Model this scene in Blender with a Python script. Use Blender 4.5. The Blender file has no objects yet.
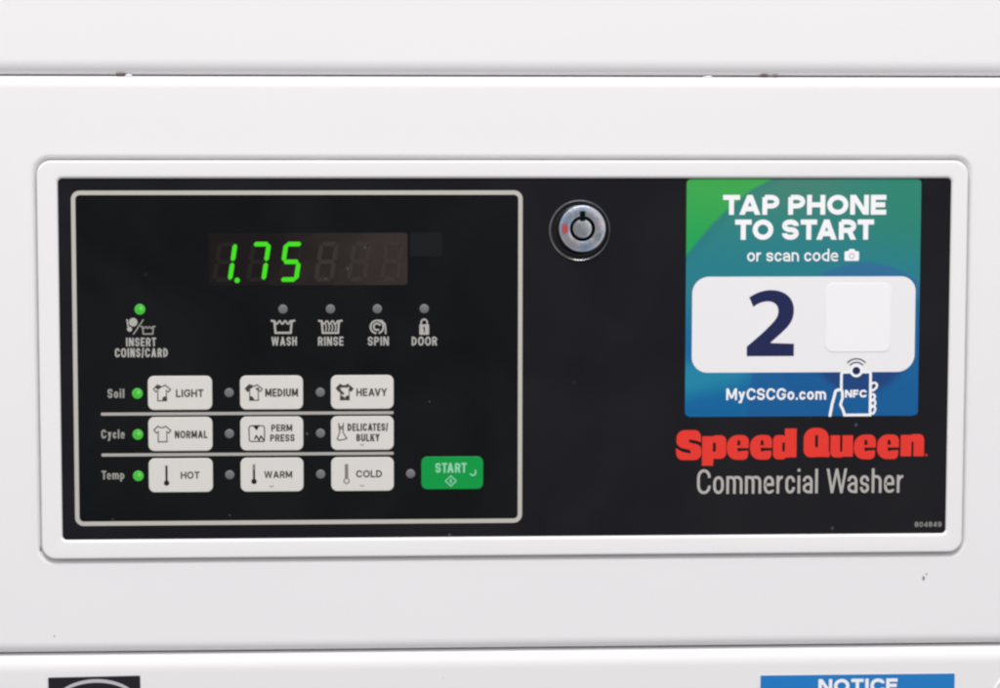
import bpy, bmesh, math, random
from mathutils import Vector, Matrix

random.seed(7)
S = bpy.context.scene
COL = S.collection
U = 0.0005                      # one plan unit = 0.5 mm; plan axes: u to the right, v downwards, w away from the viewer
def P(u, v, w=0.0): return Vector((u * U, w * U, 1.0 - v * U))

# ------------------------------------------------------------------ materials
def lin(c):
    c /= 255.0
    return c / 12.92 if c <= 0.04045 else ((c + 0.055) / 1.055) ** 2.4
def rgb(r, g, b, k=1.0): return (lin(r) * k, lin(g) * k, lin(b) * k, 1.0)

def mat(name, col, rough=0.5, spec=0.5, metal=0.0, var=0.0, vscale=40.0, bump=0.0, bscale=400.0, emit=None, estr=0.0, coat=0.0):
    m = bpy.data.materials.new(name); m.use_nodes = True
    nt = m.node_tree; b = nt.nodes['Principled BSDF']
    b.inputs['Base Color'].default_value = col
    b.inputs['Roughness'].default_value = rough
    b.inputs['Specular IOR Level'].default_value = spec
    b.inputs['Metallic'].default_value = metal
    b.inputs['Coat Weight'].default_value = coat
    b.inputs['Coat Roughness'].default_value = 0.12
    tc = nt.nodes.new('ShaderNodeTexCoord')
    if var:
        n = nt.nodes.new('ShaderNodeTexNoise'); n.inputs['Scale'].default_value = vscale; n.inputs['Detail'].default_value = 5
        nt.links.new(tc.outputs['Object'], n.inputs['Vector'])
        mx = nt.nodes.new('ShaderNodeMix'); mx.data_type = 'RGBA'
        mx.inputs[6].default_value = tuple(c * (1 - var) for c in col[:3]) + (1,)
        mx.inputs[7].default_value = tuple(min(1, c * (1 + var)) for c in col[:3]) + (1,)
        nt.links.new(n.outputs['Fac'], mx.inputs[0]); nt.links.new(mx.outputs[2], b.inputs['Base Color'])
    if bump:
        n2 = nt.nodes.new('ShaderNodeTexNoise'); n2.inputs['Scale'].default_value = bscale; n2.inputs['Detail'].default_value = 2
        nt.links.new(tc.outputs['Object'], n2.inputs['Vector'])
        bp = nt.nodes.new('ShaderNodeBump'); bp.inputs['Strength'].default_value = bump; bp.inputs['Distance'].default_value = 0.0003
        nt.links.new(n2.outputs['Fac'], bp.inputs['Height']); nt.links.new(bp.outputs['Normal'], b.inputs['Normal'])
    if emit:
        b.inputs['Emission Color'].default_value = emit
        b.inputs['Emission Strength'].default_value = estr
    return m

K = 1.0
M = {}
def enamel(name, col, rough):
    m = mat(name, col, rough, 0.4, var=0.012, vscale=9, bump=0.05, bscale=55)
    nt = m.node_tree; b = nt.nodes['Principled BSDF']
    tc = nt.nodes['Texture Coordinate']
    # sparse small grey grime specks that belong to the surface
    vo = nt.nodes.new('ShaderNodeTexVoronoi'); vo.inputs['Scale'].default_value = 34
    nt.links.new(tc.outputs['Object'], vo.inputs['Vector'])
    no = nt.nodes.new('ShaderNodeTexNoise'); no.inputs['Scale'].default_value = 260; no.inputs['Detail'].default_value = 3
    nt.links.new(tc.outputs['Object'], no.inputs['Vector'])
    a = nt.nodes.new('ShaderNodeMath'); a.operation = 'MULTIPLY_ADD'; a.inputs[1].default_value = 0.05; nt.links.new(no.outputs['Fac'], a.inputs[0]); nt.links.new(vo.outputs['Distance'], a.inputs[2])
    r = nt.nodes.new('ShaderNodeMapRange'); r.inputs['From Min'].default_value = 0.038; r.inputs['From Max'].default_value = 0.052
    r.inputs['To Min'].default_value = 0.22; r.inputs['To Max'].default_value = 0.0
    nt.links.new(a.outputs[0], r.inputs['Value'])
    old = b.inputs['Base Color'].links[0].from_socket
    mx = nt.nodes.new('ShaderNodeMix'); mx.data_type = 'RGBA'; mx.inputs[7].default_value = (0.36, 0.34, 0.33, 1)
    nt.links.new(r.outputs[0], mx.inputs[0]); nt.links.new(old, mx.inputs[6]); nt.links.new(mx.outputs[2], b.inputs['Base Color'])
    return m
M['enamel'] = enamel('white_enamel', (0.80, 0.79, 0.796, 1), 0.30)
M['enamel_front'] = enamel('white_enamel_front', (0.785, 0.775, 0.78, 1), 0.28)
M['cabinet'] = mat('cabinet_steel', (0.30, 0.29, 0.29, 1), 0.5)
M['bezel'] = mat('white_plastic', (0.80, 0.79, 0.79, 1), 0.38, 0.45, bump=0.03, bscale=200)

def overlay_mat(name, col, rough, spec):
    m = mat(name, col, rough, spec, var=0.10, vscale=14, bump=0.10, bscale=2600)
    nt = m.node_tree; b = nt.nodes['Principled BSDF']; tc = nt.nodes['Texture Coordinate']
    vo = nt.nodes.new('ShaderNodeTexVoronoi'); vo.inputs['Scale'].default_value = 150
    nt.links.new(tc.outputs['Object'], vo.inputs['Vector'])
    sc = nt.nodes.new('ShaderNodeSeparateColor'); nt.links.new(vo.outputs['Color'], sc.inputs[0])
    g = nt.nodes.new('ShaderNodeMath'); g.operation = 'GREATER_THAN'; g.inputs[1].default_value = 0.99; nt.links.new(sc.outputs[0], g.inputs[0])
    r = nt.nodes.new('ShaderNodeMapRange'); r.inputs['From Min'].default_value = 0.10; r.inputs['From Max'].default_value = 0.20
    r.inputs['To Min'].default_value = 0.35; r.inputs['To Max'].default_value = 0.0; nt.links.new(vo.outputs['Distance'], r.inputs['Value'])
    k = nt.nodes.new('ShaderNodeMath'); k.operation = 'MULTIPLY'; nt.links.new(g.outputs[0], k.inputs[0]); nt.links.new(r.outputs[0], k.inputs[1])
    old = b.inputs['Base Color'].links[0].from_socket
    mx = nt.nodes.new('ShaderNodeMix'); mx.data_type = 'RGBA'; mx.inputs[7].default_value = (0.06, 0.058, 0.056, 1)
    nt.links.new(k.outputs[0], mx.inputs[0]); nt.links.new(old, mx.inputs[6]); nt.links.new(mx.outputs[2], b.inputs['Base Color'])
    sm = nt.nodes.new('ShaderNodeTexNoise'); sm.inputs['Scale'].default_value = 11; sm.inputs['Detail'].default_value = 6; sm.inputs['Distortion'].default_value = 1.2
    nt.links.new(tc.outputs['Object'], sm.inputs['Vector'])
    rr = nt.nodes.new('ShaderNodeMapRange'); rr.inputs['From Min'].default_value = .35; rr.inputs['From Max'].default_value = .65
    rr.inputs['To Min'].default_value = rough - .05; rr.inputs['To Max'].default_value = rough + .10
    nt.links.new(sm.outputs['Fac'], rr.inputs['Value']); nt.links.new(rr.outputs[0], b.inputs['Roughness'])
    return m
M['overlay'] = overlay_mat('black_overlay_film', (0.0085, 0.0086, 0.0115, 1), 0.36, 0.22)
M['field'] = overlay_mat('black_keypad_film', (0.0042, 0.0047, 0.0055, 1), 0.36, 0.20)
M['line'] = mat('grey_print', rgb(184, 181, 174), 0.5, 0.3, var=0.03, vscale=60)
M['divider'] = mat('divider_print', rgb(170, 166, 162), 0.5, 0.3, var=0.06, vscale=90)
M['text'] = mat('lettering_print', rgb(172, 170, 165), 0.5, 0.3, var=0.10, vscale=900)
M['textdim'] = mat('lettering_print_worn', rgb(150, 148, 143), 0.5, 0.3, var=0.15, vscale=900)
M['subtitle'] = mat('subtitle_print', rgb(176, 173, 168), 0.5, 0.3, var=0.04, vscale=300)
M['key'] = mat('key_film', rgb(210, 207, 202), 0.55, 0.3, var=0.025, vscale=140, bump=0.12, bscale=2200)
M['ink'] = mat('dark_ink', rgb(62, 56, 53), 0.6, 0.2, var=0.15, vscale=900)
M['inkblack'] = mat('black_ink', rgb(28, 25, 24), 0.6, 0.2)
M['inkgrey'] = mat('grey_ink', rgb(125, 119, 114), 0.6, 0.2, var=0.08, vscale=800)
M['startkey'] = mat('green_key_film', rgb(0, 146, 64), 0.5, 0.25, var=0.03, vscale=140, bump=0.12, bscale=2200)
M['startink'] = mat('pale_green_ink', rgb(140, 205, 168), 0.6, 0.2)
M['ledoff'] = mat('unlit_lens', rgb(108, 108, 112), 0.45, 0.4, var=0.1, vscale=500)
M['ledon'] = mat('lit_lens', rgb(40, 120, 40), 0.35, 0.5, emit=rgb(70, 200, 55), estr=0.52)
M['ledcore'] = mat('lit_lens_core', rgb(40, 120, 40), 0.35, 0.5, emit=rgb(140, 225, 110), estr=0.6)
M['dispL'] = mat('smoked_window', rgb(34, 30, 31), 0.4, 0.15, var=0.25, vscale=60)
def brown_ramp(m, half, c0, c1):
    # window colour, turning to a lighter brown towards its right end
    nt = m.node_tree; b = nt.nodes['Principled BSDF']
    sx = nt.nodes.new('ShaderNodeSeparateXYZ'); nt.links.new(nt.nodes['Texture Coordinate'].outputs['Object'], sx.inputs[0])
    r = nt.nodes.new('ShaderNodeMapRange'); r.inputs['From Min'].default_value = -half; r.inputs['From Max'].default_value = half; nt.links.new(sx.outputs[0], r.inputs['Value'])
    n = nt.nodes.new('ShaderNodeTexNoise'); n.inputs['Scale'].default_value = 55; n.inputs['Detail'].default_value = 4; nt.links.new(nt.nodes['Texture Coordinate'].outputs['Object'], n.inputs['Vector'])
    a = nt.nodes.new('ShaderNodeMath'); a.operation = 'MULTIPLY_ADD'; a.inputs[1].default_value = .7; nt.links.new(n.outputs['Fac'], a.inputs[0]); nt.links.new(r.outputs[0], a.inputs[2])
    q = nt.nodes.new('ShaderNodeValToRGB'); q.color_ramp.elements[0].position = .45; q.color_ramp.elements[1].position = 1.25 if False else 1.0
    q.color_ramp.elements[0].color = c0; q.color_ramp.elements[1].color = c1
    h = nt.nodes.new('ShaderNodeMath'); h.operation = 'MULTIPLY'; h.inputs[1].default_value = .72; nt.links.new(a.outputs[0], h.inputs[0])
    nt.links.new(h.outputs[0], q.inputs[0]); nt.links.new(q.outputs[0], b.inputs['Base Color'])
brown_ramp(M['dispL'], 0.0495, rgb(24, 20, 21), rgb(54, 46, 43))
M['dispR'] = mat('smoked_window_brown', rgb(60, 52, 50), 0.35, 0.3, var=0.2, vscale=45)
M['segoffL'] = mat('unlit_segment_dark', rgb(31, 27, 27), 0.5, 0.15)
M['segoffR'] = mat('unlit_segment_brown', rgb(51, 46, 42), 0.5, 0.15)
M['segon'] = mat('lit_segment', rgb(20, 80, 10), 0.5, 0.2, emit=rgb(66, 216, 22), estr=.95)
M['sensor'] = mat('sensor_window_film', rgb(25, 26, 28), 0.36, 0.2, var=0.08, vscale=90)
M['red'] = mat('red_print', rgb(223, 52, 42), 0.5, 0.3, var=0.03, vscale=200)
M['redmark'] = mat('dull_red_patch', rgb(165, 72, 72), 0.5, 0.3, var=0.15, vscale=400)
M['greenmark'] = mat('grey_green_patch', rgb(120, 136, 134), 0.45, 0.3, metal=0.3, var=0.15, vscale=400)
M['chrome'] = mat('worn_chrome', (0.64, 0.655, 0.67, 1), 0.33, 0.5, metal=.78, var=0.25, vscale=300, bump=1.0, bscale=300)
M['pin'] = mat('pin_metal', (0.62, 0.66, 0.70, 1), 0.25, 0.5, metal=.8, var=0.15, vscale=260, bump=0.8, bscale=300)
M['collar'] = mat('black_collar', (0.008, 0.008, 0.009, 1), 0.2, 0.35)
M['rim'] = mat('thin_chrome_rim', (0.24, 0.24, 0.25, 1), 0.2, 0.5, metal=1.0, var=.4, vscale=120)
def tint(m, c1, c2, sc):
    nt = m.node_tree; b = nt.nodes['Principled BSDF']; old = b.inputs['Base Color'].links[0].from_socket
    n = nt.nodes.new('ShaderNodeTexNoise'); n.inputs['Scale'].default_value = sc; n.inputs['Detail'].default_value = 1
    nt.links.new(nt.nodes['Texture Coordinate'].outputs['Object'], n.inputs['Vector'])
    r = nt.nodes.new('ShaderNodeValToRGB'); r.color_ramp.elements[0].position = .38; r.color_ramp.elements[1].position = .62
    r.color_ramp.elements[0].color = c1; r.color_ramp.elements[1].color = c2; nt.links.new(n.outputs['Fac'], r.inputs[0])
    x = nt.nodes.new('ShaderNodeMix'); x.data_type = 'RGBA'; x.blend_type = 'MULTIPLY'; x.inputs[0].default_value = 1
    nt.links.new(old, x.inputs[6]); nt.links.new(r.outputs[0], x.inputs[7]); nt.links.new(x.outputs[2], b.inputs['Base Color'])
tint(M['chrome'], (.62, .78, 1.0, 1), (1.0, .90, .93, 1), 95)
M['hole'] = mat('black_hole', (0.003, 0.003, 0.003, 1), 0.8, 0.05)
M['white'] = mat('white_print', rgb(238, 238, 240), 0.5, 0.3)
M['plate'] = mat('white_plate_film', (0.80, 0.785, 0.80, 1), 0.35, 0.4)
M['label'] = mat('white_paper_label', (0.84, 0.82, 0.835, 1), 0.5, 0.3, var=0.015, vscale=80)
M['navy'] = mat('navy_print', rgb(27, 34, 78), 0.45, 0.3)
M['lens'] = mat('grey_violet_print', rgb(205, 190, 212), 0.5, 0.3)
M['notice'] = mat('notice_blue', rgb(28, 118, 188), 0.4, 0.4, var=0.03, vscale=100)
M['noticew'] = mat('notice_white', rgb(236, 236, 238), 0.4, 0.4)
M['badge'] = mat('badge_black', rgb(31, 29, 36), 0.4, 0.35, var=0.08, vscale=100)
M['badgering'] = mat('badge_silver', rgb(186, 184, 188), 0.4, 0.4)
M['rust'] = mat('rust', rgb(140, 112, 108), 0.8, 0.2, var=0.3, vscale=800)
M['scuff'] = mat('scuff_grey', rgb(140, 138, 140), 0.7, 0.2)
M['speck'] = mat('dust_glint_grey', rgb(72, 72, 76), 0.8, 0.1)  # dust on the film, and painted highlights on the display window
M['bezel_shade'] = mat('grey_bezel_shade', (0.27, 0.26, 0.26, 1), 0.7, 0.2, var=.5, vscale=45)  # shade in the gap round the bezel, put into a colour
M['chip'] = mat('fresh_white_paint', (0.86, 0.85, 0.86, 1), 0.4, 0.3)

def sticker_material():
    m = mat('sticker_print', (1, 1, 1, 1), 0.36, 0.35, bump=0.03, bscale=300)
    nt = m.node_tree
    a = nt.nodes.new('ShaderNodeVertexColor'); a.layer_name = 'print'
    nt.links.new(a.outputs['Color'], nt.nodes['Principled BSDF'].inputs['Base Color'])
    return m
M['sticker'] = sticker_material()

# ------------------------------------------------------------------ objects
WL = {}                                         # world position of every object made here
def link_obj(o, parent, world):
    COL.objects.link(o)
    WL[o.name] = world
    if parent is not None:
        o.parent = parent; o.location = world - WL[parent.name]
    else:
        o.location = world
    return o
def thing(name, label, cat, world):
    o = bpy.data.objects.new(name, None); o.empty_display_size = 0.05
    o['label'] = label; o['category'] = cat
    return link_obj(o, None, world)
def build(name, bm, mats, parent, label=None, smooth=True, sharp=35):
    """bm holds plan-converted world coordinates"""
    bmesh.ops.recalc_face_normals(bm, faces=bm.faces[:])
    xs = [v.co for v in bm.verts]
    c = Vector([(min(p[i] for p in xs) + max(p[i] for p in xs)) / 2 for i in range(3)])
    bmesh.ops.translate(bm, verts=bm.verts[:], vec=-c)
    me = bpy.data.meshes.new(name); bm.to_mesh(me); bm.free()
    for m in (mats if isinstance(mats, (list, tuple)) else [mats]): me.materials.append(M[m])
    if smooth:
        me.shade_smooth()
        me.set_sharp_from_angle(angle=math.radians(sharp))
    o = bpy.data.objects.new(name, me)
    if label: o['label'] = label
    return link_obj(o, parent, c)

# ------------------------------------------------------------------ shape helpers
def rrect(L, T, R, B, r, n=8):
    """rounded rectangle, r one radius or four (tl, tr, br, bl)"""
    rs = r if isinstance(r, (list, tuple)) else (r,) * 4
    pts = []
    for (cx, cy, a0, rr) in ((L, T, 180, rs[0]), (R, T, 270, rs[1]), (R, B, 0, rs[2]), (L, B, 90, rs[3])):
        sx = cx + (rr if cx == L else -rr); sy = cy + (rr if cy == T else -rr)
        for k in range(n + 1):
            a = math.radians(a0 + 90 * k / n)
            pts.append((sx + rr * math.cos(a), sy + rr * math.sin(a)))
    return pts
def ring(bm, pts, w): return [bm.verts.new(P(u, v, w)) for u, v in pts]
def bridge(bm, a, b, mi=0):
    n = len(a)
    for i in range(n):
        j = (i + 1) % n
        f = bm.faces.new((a[i], a[j], b[j], b[i])); f.material_index = mi
def loft(bm, rings, cap_first=False, cap_last=True, mi=0):
    rr = [ring(bm, pts, w) for pts, w in rings]
    for a, b in zip(rr, rr[1:]): bridge(bm, a, b, mi)
    if cap_last:
        f = bm.faces.new(rr[-1]); f.material_index = mi
    if cap_first:
        f = bm.faces.new(rr[0]); f.material_index = mi
    return rr
def plate(L, T, R, B, r, back, front, edge=0.0, steps=5, n=8, wide=1.0):
    """slab from w=back to w=front (front < back) with an edge rolled to radius `edge`"""
    bm = bmesh.new(); rings = [(rrect(L, T, R, B, r, n), back)]
    if edge:
        rings.append((rrect(L, T, R, B, r, n), front + edge))
        for k in range(1, steps + 1):
            a = math.pi / 2 * k / steps; i = edge * wide * (1 - math.cos(a))
            rings.append((rrect(L + i, T + i, R - i, B - i, max(0.02, r - i) if not isinstance(r, (tuple, list)) else [max(0.02, q - i) for q in r], n), front + edge * (1 - math.sin(a))))
        h = edge * wide + 0.05
        rings.append((rrect(L + h, T + h, R - h, B - h, max(0.02, r - h) if not isinstance(r, (tuple, list)) else [max(0.02, q - h) for q in r], n), front))
    else:
        rings.append((rrect(L, T, R, B, r, n), front))
    loft(bm, rings, cap_first=True)
    return bm
def circle(cx, cy, rx, ry=None, n=40, a0=0):
    ry = rx if ry is None else ry
    return [(cx + rx * math.cos(a0 + 2 * math.pi * k / n), cy + ry * math.sin(a0 + 2 * math.pi * k / n)) for k in range(n)]
def lathe(bm, cx, cy, prof, n=56, mi=0, cap=True):
    """prof: list of (radius, w)"""
    loft(bm, [(circle(cx, cy, r, n=n), w) for r, w in prof], cap_last=cap, mi=mi)
def annulus(bm, cx, cy, r0, r1, w, n=48, mi=0, ry=1.0, th=0.05):
    a = ring(bm, circle(cx, cy, r0, r0 * ry, n), w); b = ring(bm, circle(cx, cy, r1, r1 * ry, n), w)
    bridge(bm, a, b, mi)
    c = ring(bm, circle(cx, cy, r1, r1 * ry, n), w + th); bridge(bm, b, c, mi)
def poly(bm, pts, w, th=0.05, mi=0):
    a = ring(bm, pts, w)
    f = bm.faces.new(a); f.material_index = mi
    b = ring(bm, pts, w + th); bridge(bm, a, b, mi)
    bmesh.ops.triangulate(bm, faces=[f])
def stroke(bm, pts, width, w, closed=False, mi=0, ext=0.3):
    """mitred ribbon along pts"""
    pts = [Vector(p) for p in pts]; n = len(pts); l = []; r = []
    for i, p in enumerate(pts):
        if closed: a, b = pts[i - 1], pts[(i + 1) % n]
        else: a, b = (pts[i - 1] if i else None), (pts[i + 1] if i < n - 1 else None)
        d1 = (p - a).normalized() if a is not None else None; d2 = (b - p).normalized() if b is not None else None
        if d1 is None: d1 = d2
        if d2 is None: d2 = d1
        n1 = Vector((-d1.y, d1.x)); n2 = Vector((-d2.y, d2.x)); m = (n1 + n2)
        m = m.normalized() if m.length > 1e-4 else n1
        k = min(1.8, 1 / max(0.3, m.dot(n1)))
        q = p - d1 * width * ext if (not closed and i == 0) else (p + d2 * width * ext if (not closed and i == n - 1) else p)
        l.append(bm.verts.new(P(q.x + m.x * k * width / 2, q.y + m.y * k * width / 2, w)))
        r.append(bm.verts.new(P(q.x - m.x * k * width / 2, q.y - m.y * k * width / 2, w)))
    for i in range(n if closed else n - 1):
        j = (i + 1) % n
        f = bm.faces.new((l[i], l[j], r[j], r[i])); f.material_index = mi
def arc(cx, cy, r, a0, a1, n=12, ry=None):
    ry = ry or r
    return [(cx + r * math.cos(math.radians(a0 + (a1 - a0) * k / n)), cy + ry * math.sin(math.radians(a0 + (a1 - a0) * k / n))) for k in range(n + 1)]
def rpoly(pts, n=7):
    """polygon with a rounding radius per corner"""
    out = []; N = len(pts)
    for i, (x, y, r) in enumerate(pts):
        p = Vector((x, y)); a = Vector(pts[i - 1][:2]); b = Vector(pts[(i + 1) % N][:2])
        da, db = a - p, b - p; la, lb = da.length, db.length
        ang = da.angle(db)
        t = min(r / math.tan(ang / 2) if r else 0, la * 0.49, lb * 0.49)
        if t < 0.5: out.append((x, y)); continue
        s, e = p + da / la * t, p + db / lb * t
        for k in range(n + 1):
            q = k / n
            # a cubic that hugs the corner like a circle arc
            c1, c2 = s + (p - s) * 0.56, e + (p - e) * 0.56
            z = s * (1 - q) ** 3 + c1 * 3 * q * (1 - q) ** 2 + c2 * 3 * q * q * (1 - q) + e * q ** 3
            out.append((z.x, z.y))
    return out
def curve_fill(loops):
    """fill closed loops (inner loops cut holes) -> list of 2-D verts, faces"""
    cu = bpy.data.curves.new('outline', 'CURVE'); cu.dimensions = '2D'; cu.fill_mode = 'BOTH'
    for lp in loops:
        sp = cu.splines.new('POLY'); sp.points.add(len(lp) - 1); sp.use_cyclic_u = True
        for q, (x, y) in zip(sp.points, lp): q.co = (x, -y, 0, 1)
    o = bpy.data.objects.new('outline', cu); COL.objects.link(o)
    me = o.to_mesh()
    vs = [(v.co.x, -v.co.y) for v in me.vertices]; fs = [tuple(p.vertices) for p in me.polygons]
    o.to_mesh_clear(); bpy.data.objects.remove(o); bpy.data.curves.remove(cu)
    return vs, fs
def put(bm, vf, box, w, mi=0):
    """scale a flat shape into box = (u0, v0, u1, v1)"""
    vs, fs = vf
    x0, x1 = min(v[0] for v in vs), max(v[0] for v in vs); y0, y1 = min(v[1] for v in vs), max(v[1] for v in vs)
    u0, v0, u1, v1 = box
    q = [bm.verts.new(P(u0 + (x - x0) / (x1 - x0) * (u1 - u0), v0 + (y - y0) / (y1 - y0) * (v1 - v0), w)) for x, y in vs]
    for f in fs:
        try: g = bm.faces.new([q[i] for i in f]); g.material_index = mi
        except ValueError: pass

# a small grotesque drawn with pen strokes: every glyph is strokes (centre lines) and filled diagonals
WID = dict(A=.90, B=.74, C=.82, D=.78, E=.66, F=.62, G=.86, H=.78, K=.80, L=.62, M=.98, N=.80, O=.90, P=.72, R=.76, S=.72, T=.72, U=.76, V=.86, W=1.24, Y=.84,
           a=.60, c=.58, d=.62, e=.62, h=.60, m=.98, n=.60, o=.64, p=.62, r=.38, s=.56, y=.62)
WID.update({'/': .42, '0': .62, '4': .66, '8': .62, '9': .62, ' ': .22})
KERN = {'TA': -.13, 'Wa': -.08, 'AV': -.12, 'VY': -.06, 'AT': -.1, 'RT': -.03, 'TO': -.04, 'LK': 0, 'KY': -.05, 'Te': -.10, 'LT': -.1, 'TE': 0, 'AP': .0, 'y.': -.05}
def opath(pts, n=6):
    """open polyline with rounded inner corners"""
    pts = [p if len(p) == 3 else (p[0], p[1], 0) for p in pts]
    out = []
    for i, (x, y, r) in enumerate(pts):
        if i in (0, len(pts) - 1) or not r: out.append((x, y)); continue
        p = Vector((x, y)); a = Vector(pts[i - 1][:2]); b = Vector(pts[i + 1][:2]); da, db = a - p, b - p
        la, lb = da.length, db.length; ka = la * (.49 if pts[i - 1][2] else .96); kb = lb * (.49 if pts[i + 1][2] else .96)
        ta, tb = min(r, ka), min(r, kb); tm = min(ta, tb) * 1.4; ta, tb = min(ta, tm), min(tb, tm); s_, e_ = p + da / la * ta, p + db / lb * tb
        for k in range(n + 1):
            q = k / n; c1, c2 = s_ + (p - s_) * .56, e_ + (p - e_) * .56
            z = s_ * (1 - q) ** 3 + c1 * 3 * q * (1 - q) ** 2 + c2 * 3 * q * q * (1 - q) + e_ * q ** 3
            if out and (Vector(out[-1]) - z).length < 1e-4: continue
            out.append((z.x, z.y))
    return out
def cpath(L, T, R, B, n=9, k=.93):
    """closed bowl between a rounded box and an ellipse"""
    cx, cy, rx, ry = (L + R) / 2, (T + B) / 2, (R - L) / 2, (B - T) / 2; out = []
    r1 = rx; r2 = min(ry, rx * 1.45)
    for (sx, sy, a0) in ((-1, -1, 180), (1, -1, 270), (1, 1, 0), (-1, 1, 90)):
        for i in range(n + 1):
            an = math.radians(a0 + 90 * i / n); x = cx + sx * (rx - r1) + r1 * math.cos(an); y = cy + sy * (ry - r2) + r2 * math.sin(an)
            if not out or (Vector(out[-1]) - Vector((x, y))).length > 1e-3: out.append((x, y))
    if (Vector(out[0]) - Vector(out[-1])).length < 1e-3: out.pop()
    return out
def glyph(ch, w, h, t):
    a = t / 2; R = 9.0 * h; xt = h * .28; S_, F_, C_ = [], [], []      # open strokes, fills, closed strokes
    X = w - a; m = h * .5; b_ = h - a
    if ch == ' ': return S_, F_, C_
    if ch in 'ILHTEFPRBDKNMUil hdp'.replace(' ', ''): pass
    if ch == 'I' or ch == 'l': S_ = [[(a, 0), (a, h)]]
    elif ch == 'i': S_ = [[(a, xt), (a, h)], [(a, 0), (a, t * 1.05)]]
    elif ch == '.': S_ = [[(a, h - t * 1.05), (a, h)]]
    elif ch == 'L': S_ = [[(a, 0), (a, b_), (w, b_)]]
    elif ch == 'T': S_ = [[(0, a), (w, a)], [(w / 2, a), (w / 2, h)]]
    elif ch == 'H': S_ = [[(a, 0), (a, h)], [(X, 0), (X, h)], [(a, m), (X, m)]]
    elif ch == 'E': S_ = [[(w, a), (a, a), (a, b_), (w, b_)], [(a, m), (w * .93, m)]]
    elif ch == 'F': S_ = [[(w, a), (a, a), (a, h)], [(a, m * 1.05), (w * .9, m * 1.05)]]
    elif ch == 'U': S_ = [opath([(a, 0), (a, b_, R), (X, b_, R), (X, 0)])]
    elif ch == 'O' or ch == '0': C_ = [cpath(a, a, X, b_)]
    elif ch == 'C': S_ = [opath([(X, h * .34), (X, a, R), (a, a, R), (a, b_, R), (X, b_, R), (X, h * .66)])]
    elif ch == 'G': S_ = [opath([(X, h * .32), (X, a, R), (a, a, R), (a, b_, R), (X, b_, R), (X, h * .54), (w * .54, h * .54)])]
    elif ch == 'S': S_ = [opath([(X, h * .32), (X, a, R), (a, a, R), (a, m, R), (X, m, R), (X, b_, R), (a, b_, R), (a, h * .68)])]
    elif ch == 'D': S_ = [opath([(a, m), (a, a), (X, a, h * .42), (X, b_, h * .42), (a, b_), (a, m)])]
    elif ch == 'P': S_ = [[(a, a * .9), (a, h)], opath([(a, a), (X, a, R), (X, h * .56, R), (a, h * .56)])]
    elif ch == 'R': S_ = [[(a, a * .9), (a, h)], opath([(a, a), (X, a, R), (X, h * .54, R), (a, h * .54)])]; F_ = [[(w * .42, h * .52), (w * .42 + t * 1.1, h * .52), (w, h), (w - t * 1.12, h)]]
    elif ch == 'B': S_ = [[(a, a * .9), (a, h - a * .9)], opath([(a, a), (X - w * .05, a, R), (X - w * .05, h * .48, R), (a, h * .48)]), opath([(a, h * .48), (X, h * .48, R), (X, b_, R), (a, b_)])]
    elif ch == 'N': S_ = [[(a, 0), (a, h)], [(X, 0), (X, h)]]; F_ = [[(0, 0), (t * 1.15, 0), (w, h), (w - t * 1.15, h)]]
    elif ch == 'M':
        S_ = [[(a, 0), (a, h)], [(X, 0), (X, h)]]; k = t * .52
        F_ = [[(0, 0), (t * 1.15, 0), (w / 2 + k, h * .86), (w / 2 - k, h * .86)], [(w, 0), (w - t * 1.15, 0), (w / 2 - k, h * .86), (w / 2 + k, h * .86)]]
    elif ch == 'V': k = t * .52; F_ = [[(0, 0), (t * 1.12, 0), (w / 2 + k, h), (w / 2 - k, h)], [(w, 0), (w - t * 1.12, 0), (w / 2 - k, h), (w / 2 + k, h)]]
    elif ch == 'A': k = t * .52; F_ = [[(0, h), (t * 1.12, h), (w / 2 + k, 0), (w / 2 - k, 0)], [(w, h), (w - t * 1.12, h), (w / 2 - k, 0), (w / 2 + k, 0)]]; S_ = [[(w * .22, h * .7), (w * .78, h * .7)]]
    elif ch == 'W':
        t = t * .9; k = t * .5; q1, q2 = w * .27, w * .73
        F_ = [[(0, 0), (t * 1.08, 0), (q1 + k, h), (q1 - k, h)], [(w / 2 + k, 0), (w / 2 - k, 0), (q1 - k, h), (q1 + k, h)], [(w / 2 - k, 0), (w / 2 + k, 0), (q2 + k, h), (q2 - k, h)], [(w, 0), (w - t * 1.08, 0), (q2 - k, h), (q2 + k, h)]]
    elif ch == 'Y': k = t * .5; F_ = [[(0, 0), (t * 1.15, 0), (w / 2 + k, h * .6), (w / 2 - k, h * .6)], [(w, 0), (w - t * 1.15, 0), (w / 2 - k, h * .6), (w / 2 + k, h * .6)]]; S_ = [[(w / 2, h * .52), (w / 2, h)]]
    elif ch == 'K': S_ = [[(a, 0), (a, h)]]; F_ = [[(w - t * 1.25, 0), (w, 0), (t * .9, h * .66), (t * .9, h * .46)], [(w * .3, h * .42), (w * .3 + t * 1.1, h * .36), (w, h), (w - t * 1.25, h)]]
    elif ch == '/': F_ = [[(w - t * .9, -h * .05), (w, -h * .05), (t * .9, h * 1.05), (0, h * 1.05)]]
    elif ch == '8': C_ = [cpath(a, a, X, m), cpath(a, m, X, b_)]
    elif ch == '9': C_ = [cpath(a, a, X, h * .58)]; S_ = [opath([(X, h * .3), (X, b_, R), (a, b_, R), (a, h * .74)])]
    elif ch == '4': S_ = [[(w * .74, 0), (w * .74, h)], [(0, h * .74), (w, h * .74)]]; F_ = [[(w * .74 - a, 0), (w * .74 + a, 0), (t * 1.1, h * .74), (0, h * .74)]]
    else:
        tp = xt + a; mid = (xt + h) / 2; R2 = R
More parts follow.
